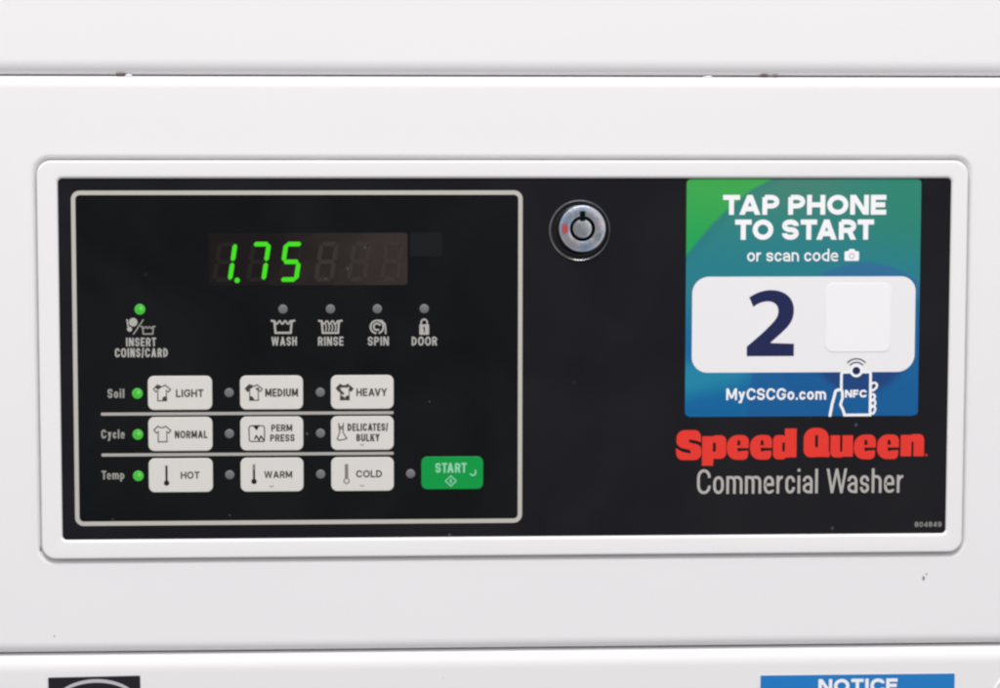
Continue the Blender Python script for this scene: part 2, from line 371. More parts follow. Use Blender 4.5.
        if ch == 'o': C_ = [cpath(a, tp, X, b_)]
        elif ch == 'c': S_ = [opath([(X, xt + (h - xt) * .36), (X, tp, R), (a, tp, R), (a, b_, R), (X, b_, R), (X, xt + (h - xt) * .64)])]
        elif ch == 'e': S_ = [opath([(a, mid - a * .1), (X, mid - a * .1), (X, tp, R), (a, tp, R), (a, b_, R), (X, b_, R), (X, xt + (h - xt) * .79)])]
        elif ch == 's': S_ = [opath([(X, xt + (h - xt) * .34), (X, tp, R), (a, tp, R), (a, mid, R), (X, mid, R), (X, b_, R), (a, b_, R), (a, xt + (h - xt) * .66)])]
        elif ch == 'a':
            y1 = xt + (h - xt) * .44 + a * .4
            S_ = [opath([(a, xt + (h - xt) * .33), (a, tp, R), (X, tp, R), (X, h)]), opath([(X, y1), (a, y1, (b_ - y1) * .6), (a, b_, (b_ - y1) * .6), (X, b_ - a * .1)])]
        elif ch == 'n': S_ = [[(a, xt), (a, h)], opath([(a, tp + a), (a, tp, a), (X, tp, R), (X, h)])]
        elif ch == 'h': S_ = [[(a, 0), (a, h)], opath([(a, tp + a), (a, tp, a), (X, tp, R), (X, h)])]
        elif ch == 'm': c = w / 2; S_ = [[(a, xt), (a, h)], opath([(a, tp + a), (a, tp, a), (c, tp, R), (c, h)]), opath([(c, tp + a), (c, tp, a), (X, tp, R), (X, h)])]
        elif ch == 'r': S_ = [[(a, xt), (a, h)], opath([(a, mid), (a, tp, R), (w, tp)])]
        elif ch == 'd': S_ = [[(X, 0), (X, h)], opath([(X, tp), (a, tp, R), (a, b_, R), (X, b_)])]
        elif ch == 'p': D = h * 1.26; S_ = [[(a, xt), (a, D)], opath([(a, tp), (X, tp, R), (X, b_, R), (a, b_)])]
        elif ch == 'y': D = h * 1.26; k = t * .5; F_ = [[(0, xt), (t * 1.12, xt), (w / 2 + k, h), (w / 2 - k * .6, h)], [(w, xt), (w - t * 1.12, xt), (w * .28 - k, D), (w * .28 + k * 1.2, D)]]; S_ = [[(w * .05, D - a), (w * .34, D - a)]]
        elif ch == '\u00ae': pass
    return S_, F_, C_
def lettering(name, body, box, w, m, parent, t=.16, gap=.12, space=.30):
    """box spans cap height to base line; letter widths are solved so that the word fills it"""
    u0, v0, u1, v1 = box; H = v1 - v0; T_ = t * H; g = gap * H
    kr = [KERN.get(body[i:i + 2], 0) * H for i in range(len(body))]
    fixed = sum(T_ for c in body if c in 'Iil.') + g * (len(body) - 1) + sum(kr)
    hs = (u1 - u0 - fixed) / sum(WID[c] for c in body if c not in 'Iil.')
    bm = bmesh.new(); x = u0; z = w
    for ci, c in enumerate(body):
        wd = T_ if c in 'Iil.' else WID[c] * hs
        S_, F_, C_ = glyph(c, wd, H, T_)
        for st in S_: stroke(bm, [(x + p[0], v0 + p[1]) for p in st], T_, z, ext=0); z -= .004
        for st in C_: stroke(bm, [(x + p[0], v0 + p[1]) for p in st], T_, z, closed=True); z -= .004
        for fl in F_:
            bm.faces.new([bm.verts.new(P(x + p[0], v0 + p[1], z)) for p in fl]); z -= .004
        x += wd + g + kr[ci]; z = w if z < w - .06 else z
    return build(name, bm, m, parent, smooth=False)

# ------------------------------------------------------------------ the washer
UL, UR = -180, 1192                                  # cabinet sides
washer = thing('washing_machine', 'white enamelled washing machine with black control panel, grey keys and green price display', 'washing machine', P(506, 2000, 300))
bm = plate(UL + 4, -116, UR - 4, 1996, 3, 1300, 26)
build('cabinet', bm, 'cabinet', washer)

SEAM1, SEAM2 = 75.6, 656.0
# top fascia: rolled inwards along its lower edge
def rolled(L, T, R, B, ra, back, front=0.0):
    return plate(L, T, R, B, ra + 1, back, front, edge=ra, steps=12, n=6, wide=1.5)
build('top_panel', rolled(UL, -120, UR, SEAM1 - 0.5, 10.5, 25, -0.5), 'enamel', washer)

# control panel: rolled outer edges and a shallow dished opening round the bezel
BZ = (40.2, 159.8, 972.6, 559.0)
def control_panel():
    bm = bmesh.new(); L, T, R, B = UL, SEAM1 + 0.5, UR, SEAM2 - 0.7; e = 9.0; rings = []
    q = lambda i, r: rrect(L + i, T + i, R - i, B - i, r, 8)
    rings.append((q(0, e + 1), 25)); rings.append((q(0, e + 1), e))
    for k in range(1, 10):
        a = math.pi / 2 * k / 9; i = 11.5 * (1 - math.cos(a)) ** 1.15; rings.append((q(i, max(1, e + 1 - i)), e * (1 - math.sin(a))))
    rings.append((q(11.8, 1), 0.0)); rings.append((q(17, 1), 0.0))
    z = lambda o, r: rrect(BZ[0] - o, BZ[1] - o, BZ[2] + o, BZ[3] + o, r, 8)
    rings.append((z(8, 20), 0.0)); rings.append((z(6.4, 19), 0.0))
    for k in range(1, 9):
        t = k / 8; rings.append((z(6.4 - 6.1 * t, 19 - 5 * t), 3.6 * (3 * t * t - 2 * t ** 3)))
    rings.append((z(-4, 11), 3.8)); rings.append((z(-6, 10), 16))
    loft(bm, rings, cap_last=False)
    return bm
build('control_panel', control_panel(), 'enamel', washer, sharp=50)
# lower front panel
build('front_panel', rolled(UL, SEAM2 + 0.7, UR, 1990, 12, 25, -0.5), 'enamel_front', washer)

# chips, rust and scuffs at the seams
def blob(cx, cy, rx, ry, w, th, seed, n=14):
    rd = random.Random(seed); bm = bmesh.new()
    pts = [(cx + rx * math.cos(6.283 * k / n) * rd.uniform(.7, 1.1), cy + ry * math.sin(6.283 * k / n) * rd.uniform(.7, 1.1)) for k in range(n)]
    inner = [(cx + (x - cx) * .6, cy + (y - cy) * .6) for x, y in pts]
    loft(bm, [(pts, w), (pts, w - th * .5), (inner, w - th)]); return bm
build('paint_chip', blob(131.5, 75.5, 4.2, 2.0, 8, 4, 1), 'chip', washer)
build('paint_chip', blob(709, 76.2, 5, 1.8, 8, 4, 2), 'chip', washer)
build('rust_spot', blob(123.5, 74.3, 5, .9, 6, 2.0, 3), 'rust', washer)
build('rust_spot', blob(766, 74.4, 4.5, .8, 6, 2.0, 4), 'rust', washer)
build('rust_spot', blob(777, 75.0, 2.6, .5, 6, 2.0, 5), 'rust', washer)
build('scuff_mark', blob(934.2, 586.5, 1.6, 2.6, 0.02, .15, 6), 'scuff', washer)
build('scuff_mark', blob(937.3, 582.2, 1.0, 1.4, 0.02, .15, 7), 'scuff', washer)
build('scuff_mark', blob(51, 638, 1.2, .9, 0.02, .15, 8), 'scuff', washer)
build('rust_spot', blob(38.2, 549, .9, 3, 1.6, .4, 10), 'scuff', washer)
# round boss at the lower right of the front panel
bm = bmesh.new(); lathe(bm, 1030, 710, [(23, .5), (23, -1.2), (21.8, -2.4), (20.5, -2.6), (19.8, -2.2), (18.8, -1.6), (1, -1.6)]); build('round_cap', bm, 'enamel_front', washer)

# bezel
def bezel():
    bm = bmesh.new(); L, T, R, B = BZ
    q = lambda i, r: rrect(L + i, T + i, R - i, B - i, r, 8)
    rings = [(q(.6, 13.4), 6), (q(0, 14), 1.5), (q(0, 14), -2.0)]
    e = 2.0
    for k in range(1, 8):
        a = math.pi / 2 * k / 7; i = e * (1 - math.cos(a)); rings.append((q(i, 14 - i), -2.0 - e * math.sin(a)))
    rings.append((q(3.2, 11), -4.02))
    OV = (60.8, 177.3, 955.7, 539.7)
    z = lambda o, r: rrect(OV[0] - o, OV[1] - o, OV[2] + o, OV[3] + o, r, 8)
    rings += [(z(3.2, 8), -4.1), (z(2.2, 7), -4.0), (z(1.2, 6), -3.5), (z(.4, 5.2), -2.6), (z(0, 4.6), -1.8), (z(0, 4.6), 3)]
    loft(bm, rings, cap_last=False); return bm
build('bezel', bezel(), 'bezel', washer, sharp=60)
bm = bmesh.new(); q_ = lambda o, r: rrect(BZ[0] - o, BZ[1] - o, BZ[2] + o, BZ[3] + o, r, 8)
loft(bm, [(q_(1.0, 15), 5.5), (q_(1.0, 15), 1.6), (q_(-.4, 13.6), 1.5)], cap_last=False); build('bezel_shade', bm, 'bezel_shade', washer)  # dark strip added round the bezel to stand for its contact shadow

# black overlay
OW = -1.5
overlay = build('control_overlay', plate(60.2, 176.7, 956.3, 540.3, 4, 2.5, OW), 'overlay', washer, smooth=False)
w1, w2, w3 = OW - .12, OW - .24, OW - .36
bm = bmesh.new(); poly(bm, rrect(76.5, 192.5, 519.4, 522.6, 5), w1); build('keypad_field', bm, 'field', overlay, smooth=False)
bm = bmesh.new(); a = ring(bm, rrect(73.6, 189.5, 522.4, 525.6, 8.5), w2); b = ring(bm, rrect(77.9, 193.8, 518.1, 521.3, 4.4), w2); bridge(bm, a, b)
c = ring(bm, rrect(73.6, 189.5, 522.4, 525.6, 8.5), w2 + .1); bridge(bm, a, c)
build('border_line', bm, 'line', overlay, smooth=False)
for v in (412.8, 454.0):
    bm = bmesh.new(); poly(bm, rrect(100.6, v - 1.5, 392.8, v + 1.5, 1.0, 3), w2); build('divider_line', bm, 'divider', overlay, smooth=False)

for n_, (u, v, r) in enumerate(((862, 427.6, 1.7), (839, 533.5, 1.6), (449, 537.6, 1.5), (228, 516, 1.0), (306, 433.6, 1.4), (346, 433.4, .8), (429, 402, .9))):
    build('dust_glint_speck', blob(u, v, r, r * 1.2, w2, .12, 20 + n_, 10), 'speck', overlay)
# printed words on the overlay
def word(body, box, m='text', t=.17, gap=.14): return lettering('lettering', body, box, w2, m, overlay, t, gap)
word('WASH', (270.9, 335.8, 296.2, 344.6)); word('RINSE', (317.4, 335.9, 342.8, 344.8))
word('SPIN', (367.2, 336.0, 388.2, 344.9)); word('DOOR', (411.2, 336.1, 436.6, 345.1))
word('INSERT', (126.4, 336.2, 156.2, 344.8)); word('COINS/CARD', (115.3, 346.7, 167.6, 355.7))
word('Soil', (107.4, 387.4, 124.0, 396.6), 'textdim', .18); word('Cycle', (100.6, 428.4, 123.8, 437.4), 'textdim', .18); word('Temp', (100.4, 469.9, 123.2, 478.6), 'textdim', .18)
word('Commercial Washer', (700.3, 472.4, 911.2, 497.6), 'subtitle', .108, .105)
word('804849', (924, 527.8, 951.4, 533.0), 'textdim', .16, .2)

# status icons on the overlay
def icon(bm, parent=None, m='text'): return build('icon', bm, m, parent or overlay, smooth=False)
def tub(cx, cy, s=1.0, wave=True, bars=False):
    bm = bmesh.new()
    pts = [(-11.5, -6.0), (-8.6, -5.5), (-7.6, 6.2), (7.6, 6.2), (8.6, -5.5), (11.5, -6.0)]
    stroke(bm, [(cx + x * s, cy + y * s) for x, y in pts], 2.0 * s, w2)
    wv = [(-8.4 + 16.8 * k / 12, -4.4 + (1.5 if k % 4 in (1, 2) else -1.2)) for k in range(13)]
    stroke(bm, [(cx + x * s, cy + y * s) for x, y in wv], 1.5 * s, w2 - .03)
    if bars:
        for x in (-4.6, -1.5, 1.6, 4.7):
            stroke(bm, [(cx + x * s, cy - 2.2 * s), (cx + (x + .6) * s, cy + 1 * s), (cx + x * s, cy + 4.2 * s)], 1.2 * s, w2 - .06)
    return bm
icon(tub(282.6, 325.6)); icon(tub(329.8, 325.8, bars=True))
bm = bmesh.new(); stroke(bm, arc(376.4, 326.2, 6.4, 100, 430, 26), 1.8, w2); stroke(bm, arc(376.4, 326.0, 3.3, 60, 330, 16), 1.8, w2 - .03)
stroke(bm, [(376.4, 319.6), (381, 319.8), (384.3, 323), (385, 327.5), (385, 333)], 1.5, w2 - .06); icon(bm)
bm = bmesh.new(); vf = curve_fill([rrect(418.9, 323.8, 428.6, 334.2, .8, 3), [(422.6, 326.3), (424.4, 326.3), (424.4, 332), (423.2, 332), (423.2, 328.3), (422.6, 328.3)]]); put(bm, vf, (418.9, 323.8, 428.6, 334.2), w2)
stroke(bm, [(420.6, 324.2)] + arc(423.7, 321.7, 3.0, 180, 360, 8) + [(426.8, 324.2)], 1.6, w2 - .03); icon(bm)
# coins, slash and card above INSERT
bm = bmesh.new(); poly(bm, circle(133.6, 320.6, 4.3, n=18), w2); poly(bm, circle(130.0, 327.6, 2.5, n=14), w2); stroke(bm, [(127.6, 318), (128.6, 325)], 1.4, w2 - .03); icon(bm)
bm = bmesh.new(); stroke(bm, [(133.8, 332.6), (143.6, 318.2)], 1.2, w2); icon(bm, m='textdim'); icon(tub(148.2, 328.6, .62), m='textdim')

# indicator lights
def lamp(u, v, on):
    bm = bmesh.new(); r = 5.3 if on else 4.6
    lathe(bm, u, v, [(r, OW + .2), (r, OW - .35), (r * .92, OW - .6), (r * .5, OW - .85), (.2, OW - .95)], n=28)
    o = build('indicator_light', bm, 'ledon' if on else 'ledoff', washer, label='lit green indicator light' if on else 'unlit grey indicator light')
    if on:
        bm = bmesh.new(); lathe(bm, u + 1.1, v - .9, [(1.9, OW - .7), (1.6, OW - 1.15), (.1, OW - 1.25)], n=18)
        build('lamp_core', bm, 'ledcore', o)
lamp(140.4, 307.8, True)
for u in (282.6, 330.0, 376.8, 423.8): lamp(u, 308.0, False)
for v in (392.1, 433.5, 475.3): lamp(137.0, v, True)
for v in (391.8, 433.2, 474.8): lamp(228.3, v, False); lamp(319.4, v, False)
lamp(409.8, 474.8, False)
bm = bmesh.new(); lathe(bm, 146.6, 273.2, [(2.3, OW), (2.3, OW - .2), (.2, OW - .3)], n=16); build('light_sensor', bm, 'sensor', washer)

# price display: two modules of three digits behind a smoked window
disp = build('display', plate(209.0, 231.8, 407.0, 284.0, 2.5, OW + .5, w2, n=3), 'dispL', washer, label='smoked price display reading 1.75 in green', smooth=False)
build('sensor_window', plate(409.8, 231.4, 441.8, 255.4, 2, OW + .5, w2, n=3), 'sensor', washer, smooth=False)
def digit(uR, lit, dot=False, right=False):
    T_, B_ = 240.6, 280.6; H = B_ - T_; W_ = 19.8; t = 4.6; sl = 6.2
    def sk(x, y): return (uR - W_ + x - sl * y / H, T_ + y)
    h = H / 2; g = .45; c = t * .42
    def hbar(y): return [(c + g, y), (t * .9, y - t / 2), (W_ - t * .9, y - t / 2), (W_ - c - g, y), (W_ - t * .9, y + t / 2), (t * .9, y + t / 2)]
    def vbar(x, y0, y1): return [(x, y0 + g), (x + t / 2, y0 + t * .5 + g), (x + t / 2, y1 - t * .5 - g), (x, y1 - g), (x - t / 2, y1 - t * .5 - g), (x - t / 2, y0 + t * .5 + g)]
    seg = {'a': hbar(t / 2), 'g': hbar(h), 'd': hbar(H - t / 2), 'f': vbar(t / 2, t * .3, h), 'b': vbar(W_ - t / 2, t * .3, h), 'e': vbar(t / 2, h, H - t * .3), 'c': vbar(W_ - t / 2, h, H - t * .3)}
    bm = bmesh.new()
    for k, pts in seg.items():
        on = k in lit
        pr = rpoly([(x, y, .6) for x, y in pts], 3) if on else pts
        poly(bm, [sk(x, y) for x, y in pr], w2 - (.34 if on else .2), th=.1, mi=0 if on else 1)
    if dot: poly(bm, circle(uR - 1.0, B_ - 1.6, 2.7, n=18), w2 - .34, mi=0)
    nm = build('digit', bm, ['segon', 'segoffR' if right else 'segoffL'], disp, smooth=False, label=('lit green digit' if lit else 'unlit digit'))
for u, v, r in ((364.8, 246.5, 1.1), (347.0, 267.5, 1.3), (325.6, 277.5, .7)):
    build('dust_glint_speck', blob(u, v, r, r * 1.4, w2 - .3, .12, int(u), 10), 'speck', disp)  # small highlights on the window, painted as grey specks
digit(238.2, 'bc', dot=True); digit(271.6, 'abc'); digit(304.0, 'afgcd')
for u in (339.2, 372.0, 404.6): digit(u, '', right=True)

# keys
KX = [(147.5, 211.4), (239.2, 302.1), (330.0, 392.9)]; KY = [(374.7, 408.8), (416.1, 450.3), (457.7, 492.0)]
KW = OW - .95
def key(u0, v0, u1, v1, m, label):
    return build('button', plate(u0, v0, u1, v1, 6, OW + .3, KW, edge=.55, steps=3, n=6), m, washer, label=label)
def ktext(k, body, box, m='ink', weight=0, t=.19, gap=.11, **kw): return lettering('lettering', body, box, KW - .12, m, k, t, gap)
def shirt(k, ox, oy, fills=()):
    bm = bmesh.new(); f = 1 / 13.33
    pts = [(120, 268), (150, 308), (178, 288), (176, 425), (292, 425), (290, 288), (315, 310), (345, 275), (275, 216), (240, 236), (200, 234), (172, 214)]
    tr = lambda x, y: (ox + (x - 45) * f, oy + (y - 95) * f)
    stroke(bm, [tr(*p) for p in pts], 1.05, KW - .12, closed=True)
    for i, fl in enumerate(fills): poly(bm, [tr(*p) for p in fl], KW - .15 - .02 * i, th=.02)
    return build('icon', bm, 'ink', k, smooth=False)
def keybox(c, r): return KX[c][0], KY[r][0], KX[c][1], KY[r][1]
fUL = [(150, 232), (176, 212), (205, 218), (228, 240), (205, 262), (178, 275), (150, 260)]
fLR = [(235, 390), (258, 370), (290, 365), (290, 424), (240, 424)]
fUR = [(248, 262), (306, 256), (292, 300), (272, 285)]
fLL = [(178, 372), (200, 368), (228, 392), (238, 424), (178, 424)]
fML = [(150, 300), (180, 290), (230, 340), (215, 360), (178, 340)]
fSL = [(122, 266), (165, 222), (176, 250), (172, 288), (150, 304)]
fSR = [(290, 235), (342, 274), (315, 308), (292, 286)]
fTOP = [(172, 214), (204, 236), (240, 238), (275, 216), (292, 236), (270, 262), (220, 258), (185, 262), (160, 240)]
k = key(*keybox(0, 0), 'key', 'grey key marked LIGHT'); shirt(k, KX[0][0], KY[0][0], (fUL, fLR)); ktext(k, 'LIGHT', (175.4, 388.2, 202.8, 396.0))
k = key(*keybox(1, 0), 'key', 'grey key marked MEDIUM'); shirt(k, KX[1][0] - .2, KY[0][0], (fUL, fUR, fLL, fSL)); ktext(k, 'MEDIUM', (264.4, 387.8, 297.2, 395.9), weight=.02)
k = key(*keybox(2, 0), 'key', 'grey key marked HEAVY'); shirt(k, KX[2][0] - .2, KY[0][0], (fTOP, fLR, fLL, fML, fSL, fSR)); ktext(k, 'HEAVY', (355.6, 388.0, 386.4, 395.8))
k = key(*keybox(0, 1), 'key', 'grey key marked NORMAL'); shirt(k, KX[0][0], KY[1][0]); ktext(k, 'NORMAL', (173.8, 429.8, 206.4, 437.4))
k = key(*keybox(1, 1), 'key', 'grey key marked PERM PRESS'); x0, y0 = KX[1][0], KY[1][0]
bm = bmesh.new(); f = 1 / 13.33; tr = lambda x, y: (x0 + (x - 70) * f, y0 + (y - 90) * f)
stroke(bm, [tr(*p) for p in rpoly([(185, 212, 30), (392, 212, 30), (392, 422, 12), (190, 422, 25)], 4)], 1.0, KW - .12, closed=True)
poly(bm, [tr(*p) for p in ((232, 204), (328, 204), (288, 276))], KW - .15)
stroke(bm, [tr(*p) for p in ((262, 385), (285, 345), (318, 405), (345, 350), (378, 400))], 1.5, KW - .17)
build('icon', bm, 'inkblack', k, smooth=False)
ktext(k, 'PERM', (270.2, 424.0, 291.2, 431.0)); ktext(k, 'PRESS', (269.0, 434.0, 293.4, 441.2))
k = key(*keybox(2, 1), 'key', 'grey key marked DELICATES BULKY'); x0, y0 = KX[2][0], KY[1][0]
bm = bmesh.new(); tr = lambda x, y: (x0 + (x - 78) * f, y0 + (y - 80) * f)
stroke(bm, [tr(*p) for p in ((180, 172), (188, 245), (196, 290), (160, 385), (185, 405), (265, 388), (288, 380), (240, 300), (240, 245), (244, 172))], 1.0, KW - .12)
stroke(bm, [tr(*p) for p in ((184, 205), (212, 232), (242, 205))], 1.0, KW - .15); stroke(bm, [tr(*p) for p in ((190, 250), (240, 250))], .9, KW - .17)
build('icon', bm, 'ink', k, smooth=False)
ktext(k, 'DELICATES/', (346.6, 423.4, 387.2, 431.0), weight=.004); ktext(k, 'BULKY', (355.4, 434.0, 378.8, 441.6))
def thermo(k, cx, top, bot, ink, fill, hollow=False):
    bm = bmesh.new()
    if hollow:
        stroke(bm, [(cx, top), (cx, bot - 3.2)], 3.4, KW - .12); annulus(bm, cx, bot, 2.0, 3.2, KW - .14, n=20)
        return build('icon', bm, 'inkgrey', k, smooth=False)
    stroke(bm, [(cx, fill), (cx, bot)], 2.1, KW - .14); poly(bm, circle(cx, bot, 2.7, n=18), KW - .16)
    if fill > top:
        stroke(bm, [(cx, top), (cx, fill - 1)], 2.6, KW - .12, mi=1)
    return build('icon', bm, ['inkblack', 'inkgrey'], k, smooth=False)
k = key(*keybox(0, 2), 'key', 'grey key marked HOT'); thermo(k, 165.2, 465.6, 482.6, 'ink', 465.6); ktext(k, 'HOT', (179.4, 471.2, 198.2, 478.4), weight=.0)
k = key(*keybox(1, 2), 'key', 'grey key marked WARM'); thermo(k, 252.6, 465.0, 481.6, 'ink', 471.0); ktext(k, 'WARM', (262.8, 471.2, 290.8, 478.2))
k = key(*keybox(2, 2), 'key', 'grey key marked COLD'); thermo(k, 345.4, 465.6, 481.6, 'ink', 0, True); ktext(k, 'COLD', (355.0, 471.0, 381.0, 478.2), weight=.02)
for u, v in ((270.0, 486.6), (361.0, 486.6), (361.0, 444.9)):                 # worn dimples under three keys
    bm = bmesh.new(); stroke(bm, arc(u, v - 1.2, 1.8, 20, 160, 5), .8, KW - .12); build('wear_mark', bm, 'inkgrey', washer, smooth=False)
k = key(420.6, 457.6, 483.0, 490.9, 'startkey', 'green key marked START')
ktext(k, 'START', (434.8, 464.0, 466.4, 474.0), 'startink')
bm = bmesh.new(); cx, cy = 450.4, 482.4
stroke(bm, [(cx - 5.4, cy), (cx, cy - 5.2), (cx + 5.4, cy), (cx, cy + 5.2)], 1.1, KW - .12, closed=True); stroke(bm, [(cx, cy - 1.6), (cx, cy + 1.8)], 1.6, KW - .12); build('icon', bm, 'startink', k, smooth=False)
bm = bmesh.new(); stroke(bm, [(475.2, 471.6)] + arc(472.6, 474.0, 2.8, 0, 150, 8), 1.5, KW - .12); build('icon', bm, 'startink', k, smooth=False)

# brand lettering, drawn glyph by glyph
def glyphs():
    e = lambda x: [rpoly([(x, 110, 84), (x + 168, 110, 78), (x + 168, 210, 4), (x + 80, 208, 3), (x + 84, 240, 8), (x + 108, 232, 8), (x + 164, 229, 6), (x + 160, 299, 66), (x, 299, 84)]),
                   rpoly([(x + 81, 150, 8), (x + 101, 150, 8), (x + 105, 189, 4), (x + 79, 189, 4)])]
    sp = [rpoly([(50, 70, 64), (232, 70, 62), (238, 164, 5), (200, 150, 20), (140, 140, 7), (146, 164, 14), (240, 188, 46), (240, 299, 64), (52, 299, 60), (44, 206, 5), (92, 236, 20), (162, 250, 7), (154, 222, 14), (48, 196, 58)])]
    sp += [rpoly([(245, 118, 3), (325, 118, 3), (345, 111, 8), (428, 111, 66), (430, 292, 66), (332, 290, 6), (330, 343, 2), (245, 343, 2)]), rpoly([(327, 166, 9), (350, 166, 9), (350, 236, 9), (327, 236, 9)])]
    sp += e(434) + e(612)
    sp += [rpoly([(878, 62, 3), (968, 62, 3), (968, 282, 3), (888, 284, 3), (870, 298, 8), (788, 298, 70), (788, 112, 70), (862, 112, 6), (878, 122, 3)]), rpoly([(859, 168, 8), (879, 168, 8), (879, 238, 8), (859, 238, 8)])]
    k = 7.692 / 7.407                                    # the second word was measured at a slightly different scale
    q = []
    q += [rpoly([(22, 56, 80), (208, 56, 80), (208, 228, 12), (216, 240, 6), (214, 272, 3), (140, 270, 20), (22, 276, 84)]), rpoly([(106, 108, 10), (128, 108, 10), (128, 200, 10), (106, 200, 10)])]
    q += [rpoly([(220, 112, 3), (291, 112, 3), (291, 234, 8), (308, 234, 8), (308, 112, 3), (387, 112, 3), (387, 270, 3), (318, 270, 3), (300, 275, 10), (220, 275, 48)])]
    e2 = lambda x: [[(x + (a - 434) / k, 108 + (b - 110) / k * 1.0) for a, b in lp] for lp in e(434)]
    q += e2(394) + e2(566)
    q += [rpoly([(740, 112, 3), (808, 112, 3), (830, 106, 8), (914, 106, 50), (914, 270, 3), (836, 270, 3), (836, 160, 8), (820, 160, 8), (820, 270, 3), (740, 270, 3)])]
    A = [[(670 + x / 7.692, 420 + y / 7.692) for x, y in lp] for lp in sp]
    B = [[(800 + x / 7.407, 420 + y / 7.407) for x, y in lp] for lp in q]
    return [[(679.6 + (x - 677) * 1.0252, 433.1 + (y - 430) * 1.027) for x, y in lp] for lp in A + B]
# each letter with its counter is filled on its own
gl = glyphs(); bm = bmesh.new(); i = 0
def inside(lp, big):
    x, y = lp[0]; X = [p[0] for p in big]; Y = [p[1] for p in big]
    xs = [p[0] for p in lp]; ys = [p[1] for p in lp]
    return min(X) < min(xs) and max(X) > max(xs) and min(Y) < min(ys) and max(Y) > max(ys)
while i < len(gl):
    loops = [gl[i]]
    if i + 1 < len(gl) and inside(gl[i + 1], gl[i]): loops.append(gl[i + 1])
    X = [p[0] for p in gl[i]]; Y = [p[1] for p in gl[i]]
    put(bm, curve_fill(loops), (min(X), min(Y), max(X), max(Y)), w2 - .01 * (i % 2)); i += len(loops)
annulus(bm, 934.6, 459.0, .6, 1.3, w2, n=12)
build('brand_lettering', bm, 'red', overlay, smooth=False)

# key lock
lu, lv = 582.0, 227.6
bm = bmesh.new(); lathe(bm, lu - 2.2, lv + 2.0, [(30.6, OW), (30.4, OW - .7), (29.6, OW - 1.2), (28.8, OW - 1.0), (27.6, OW - .6), (25.2, OW - .8), (24.4, OW - 1.4), (23.6, OW - 1.4)], cap=False)
lock = build('key_lock', bm, 'collar', washer, label='round chrome key lock')
bm = bmesh.new(); n_ = 72; lu2, lv2 = lu - 2.2, lv + 2.0
loft(bm, [(circle(lu2, lv2, r, n=n_), w) for r, w in ((30.7, OW), (30.6, OW - 1.0), (30.1, OW - 1.5), (29.5, OW - 1.2), (29.4, OW - .4))], cap_last=False); build('lock_rim', bm, 'rim', lock)
bm = bmesh.new(); lathe(bm, lu, lv, [(23.4, OW + 1), (23.4, OW - 6.4), (22.9, OW - 7.4), (21.9, OW - 7.9), (13.4, OW - 7.9), (12.8, OW - 7.7)], cap=False)
build('lock_face', bm, 'chrome', lock)
bm = bmesh.new(); lathe(bm, lu, lv, [(12.8, OW - 7.6), (12.7, OW - 3.0), (2, OW - 3.0)], n=56)
poly(bm, rrect(lu - 2.7, lv - 17.6, lu + 2.7, lv - 7.6, .6, 2), OW - 8.05)
build('keyway', bm, 'hole', lock, smooth=False)
bm = bmesh.new(); lathe(bm, lu, lv, [(9.6, OW - 5), (9.6, OW - 6.6), (9.0, OW - 7.4), (7.6, OW - 7.8), (.3, OW - 7.9)], n=40)
build('lock_pin', bm, 'pin', lock)
bm = bmesh.new(); poly(bm, rpoly([(lu - 21, lv - 5, 1.8), (lu - 14.6, lv - 4.4, 1.8), (lu - 14.2, lv + 4.0, 1.8), (lu - 20.6, lv + 5, 1.8)], 3), OW - 8.0); build('colour_mark', bm, 'redmark', lock, smooth=False)  # dull red patch on the lock face
bm = bmesh.new(); poly(bm, rpoly([(lu + 14, lv + 5, 2), (lu + 20.5, lv + 3, 2), (lu + 17, lv + 13, 2), (lu + 12, lv + 11, 2)], 3), OW - 8.0); build('colour_mark', bm, 'greenmark', lock, smooth=False)  # grey-green patch on the lock face

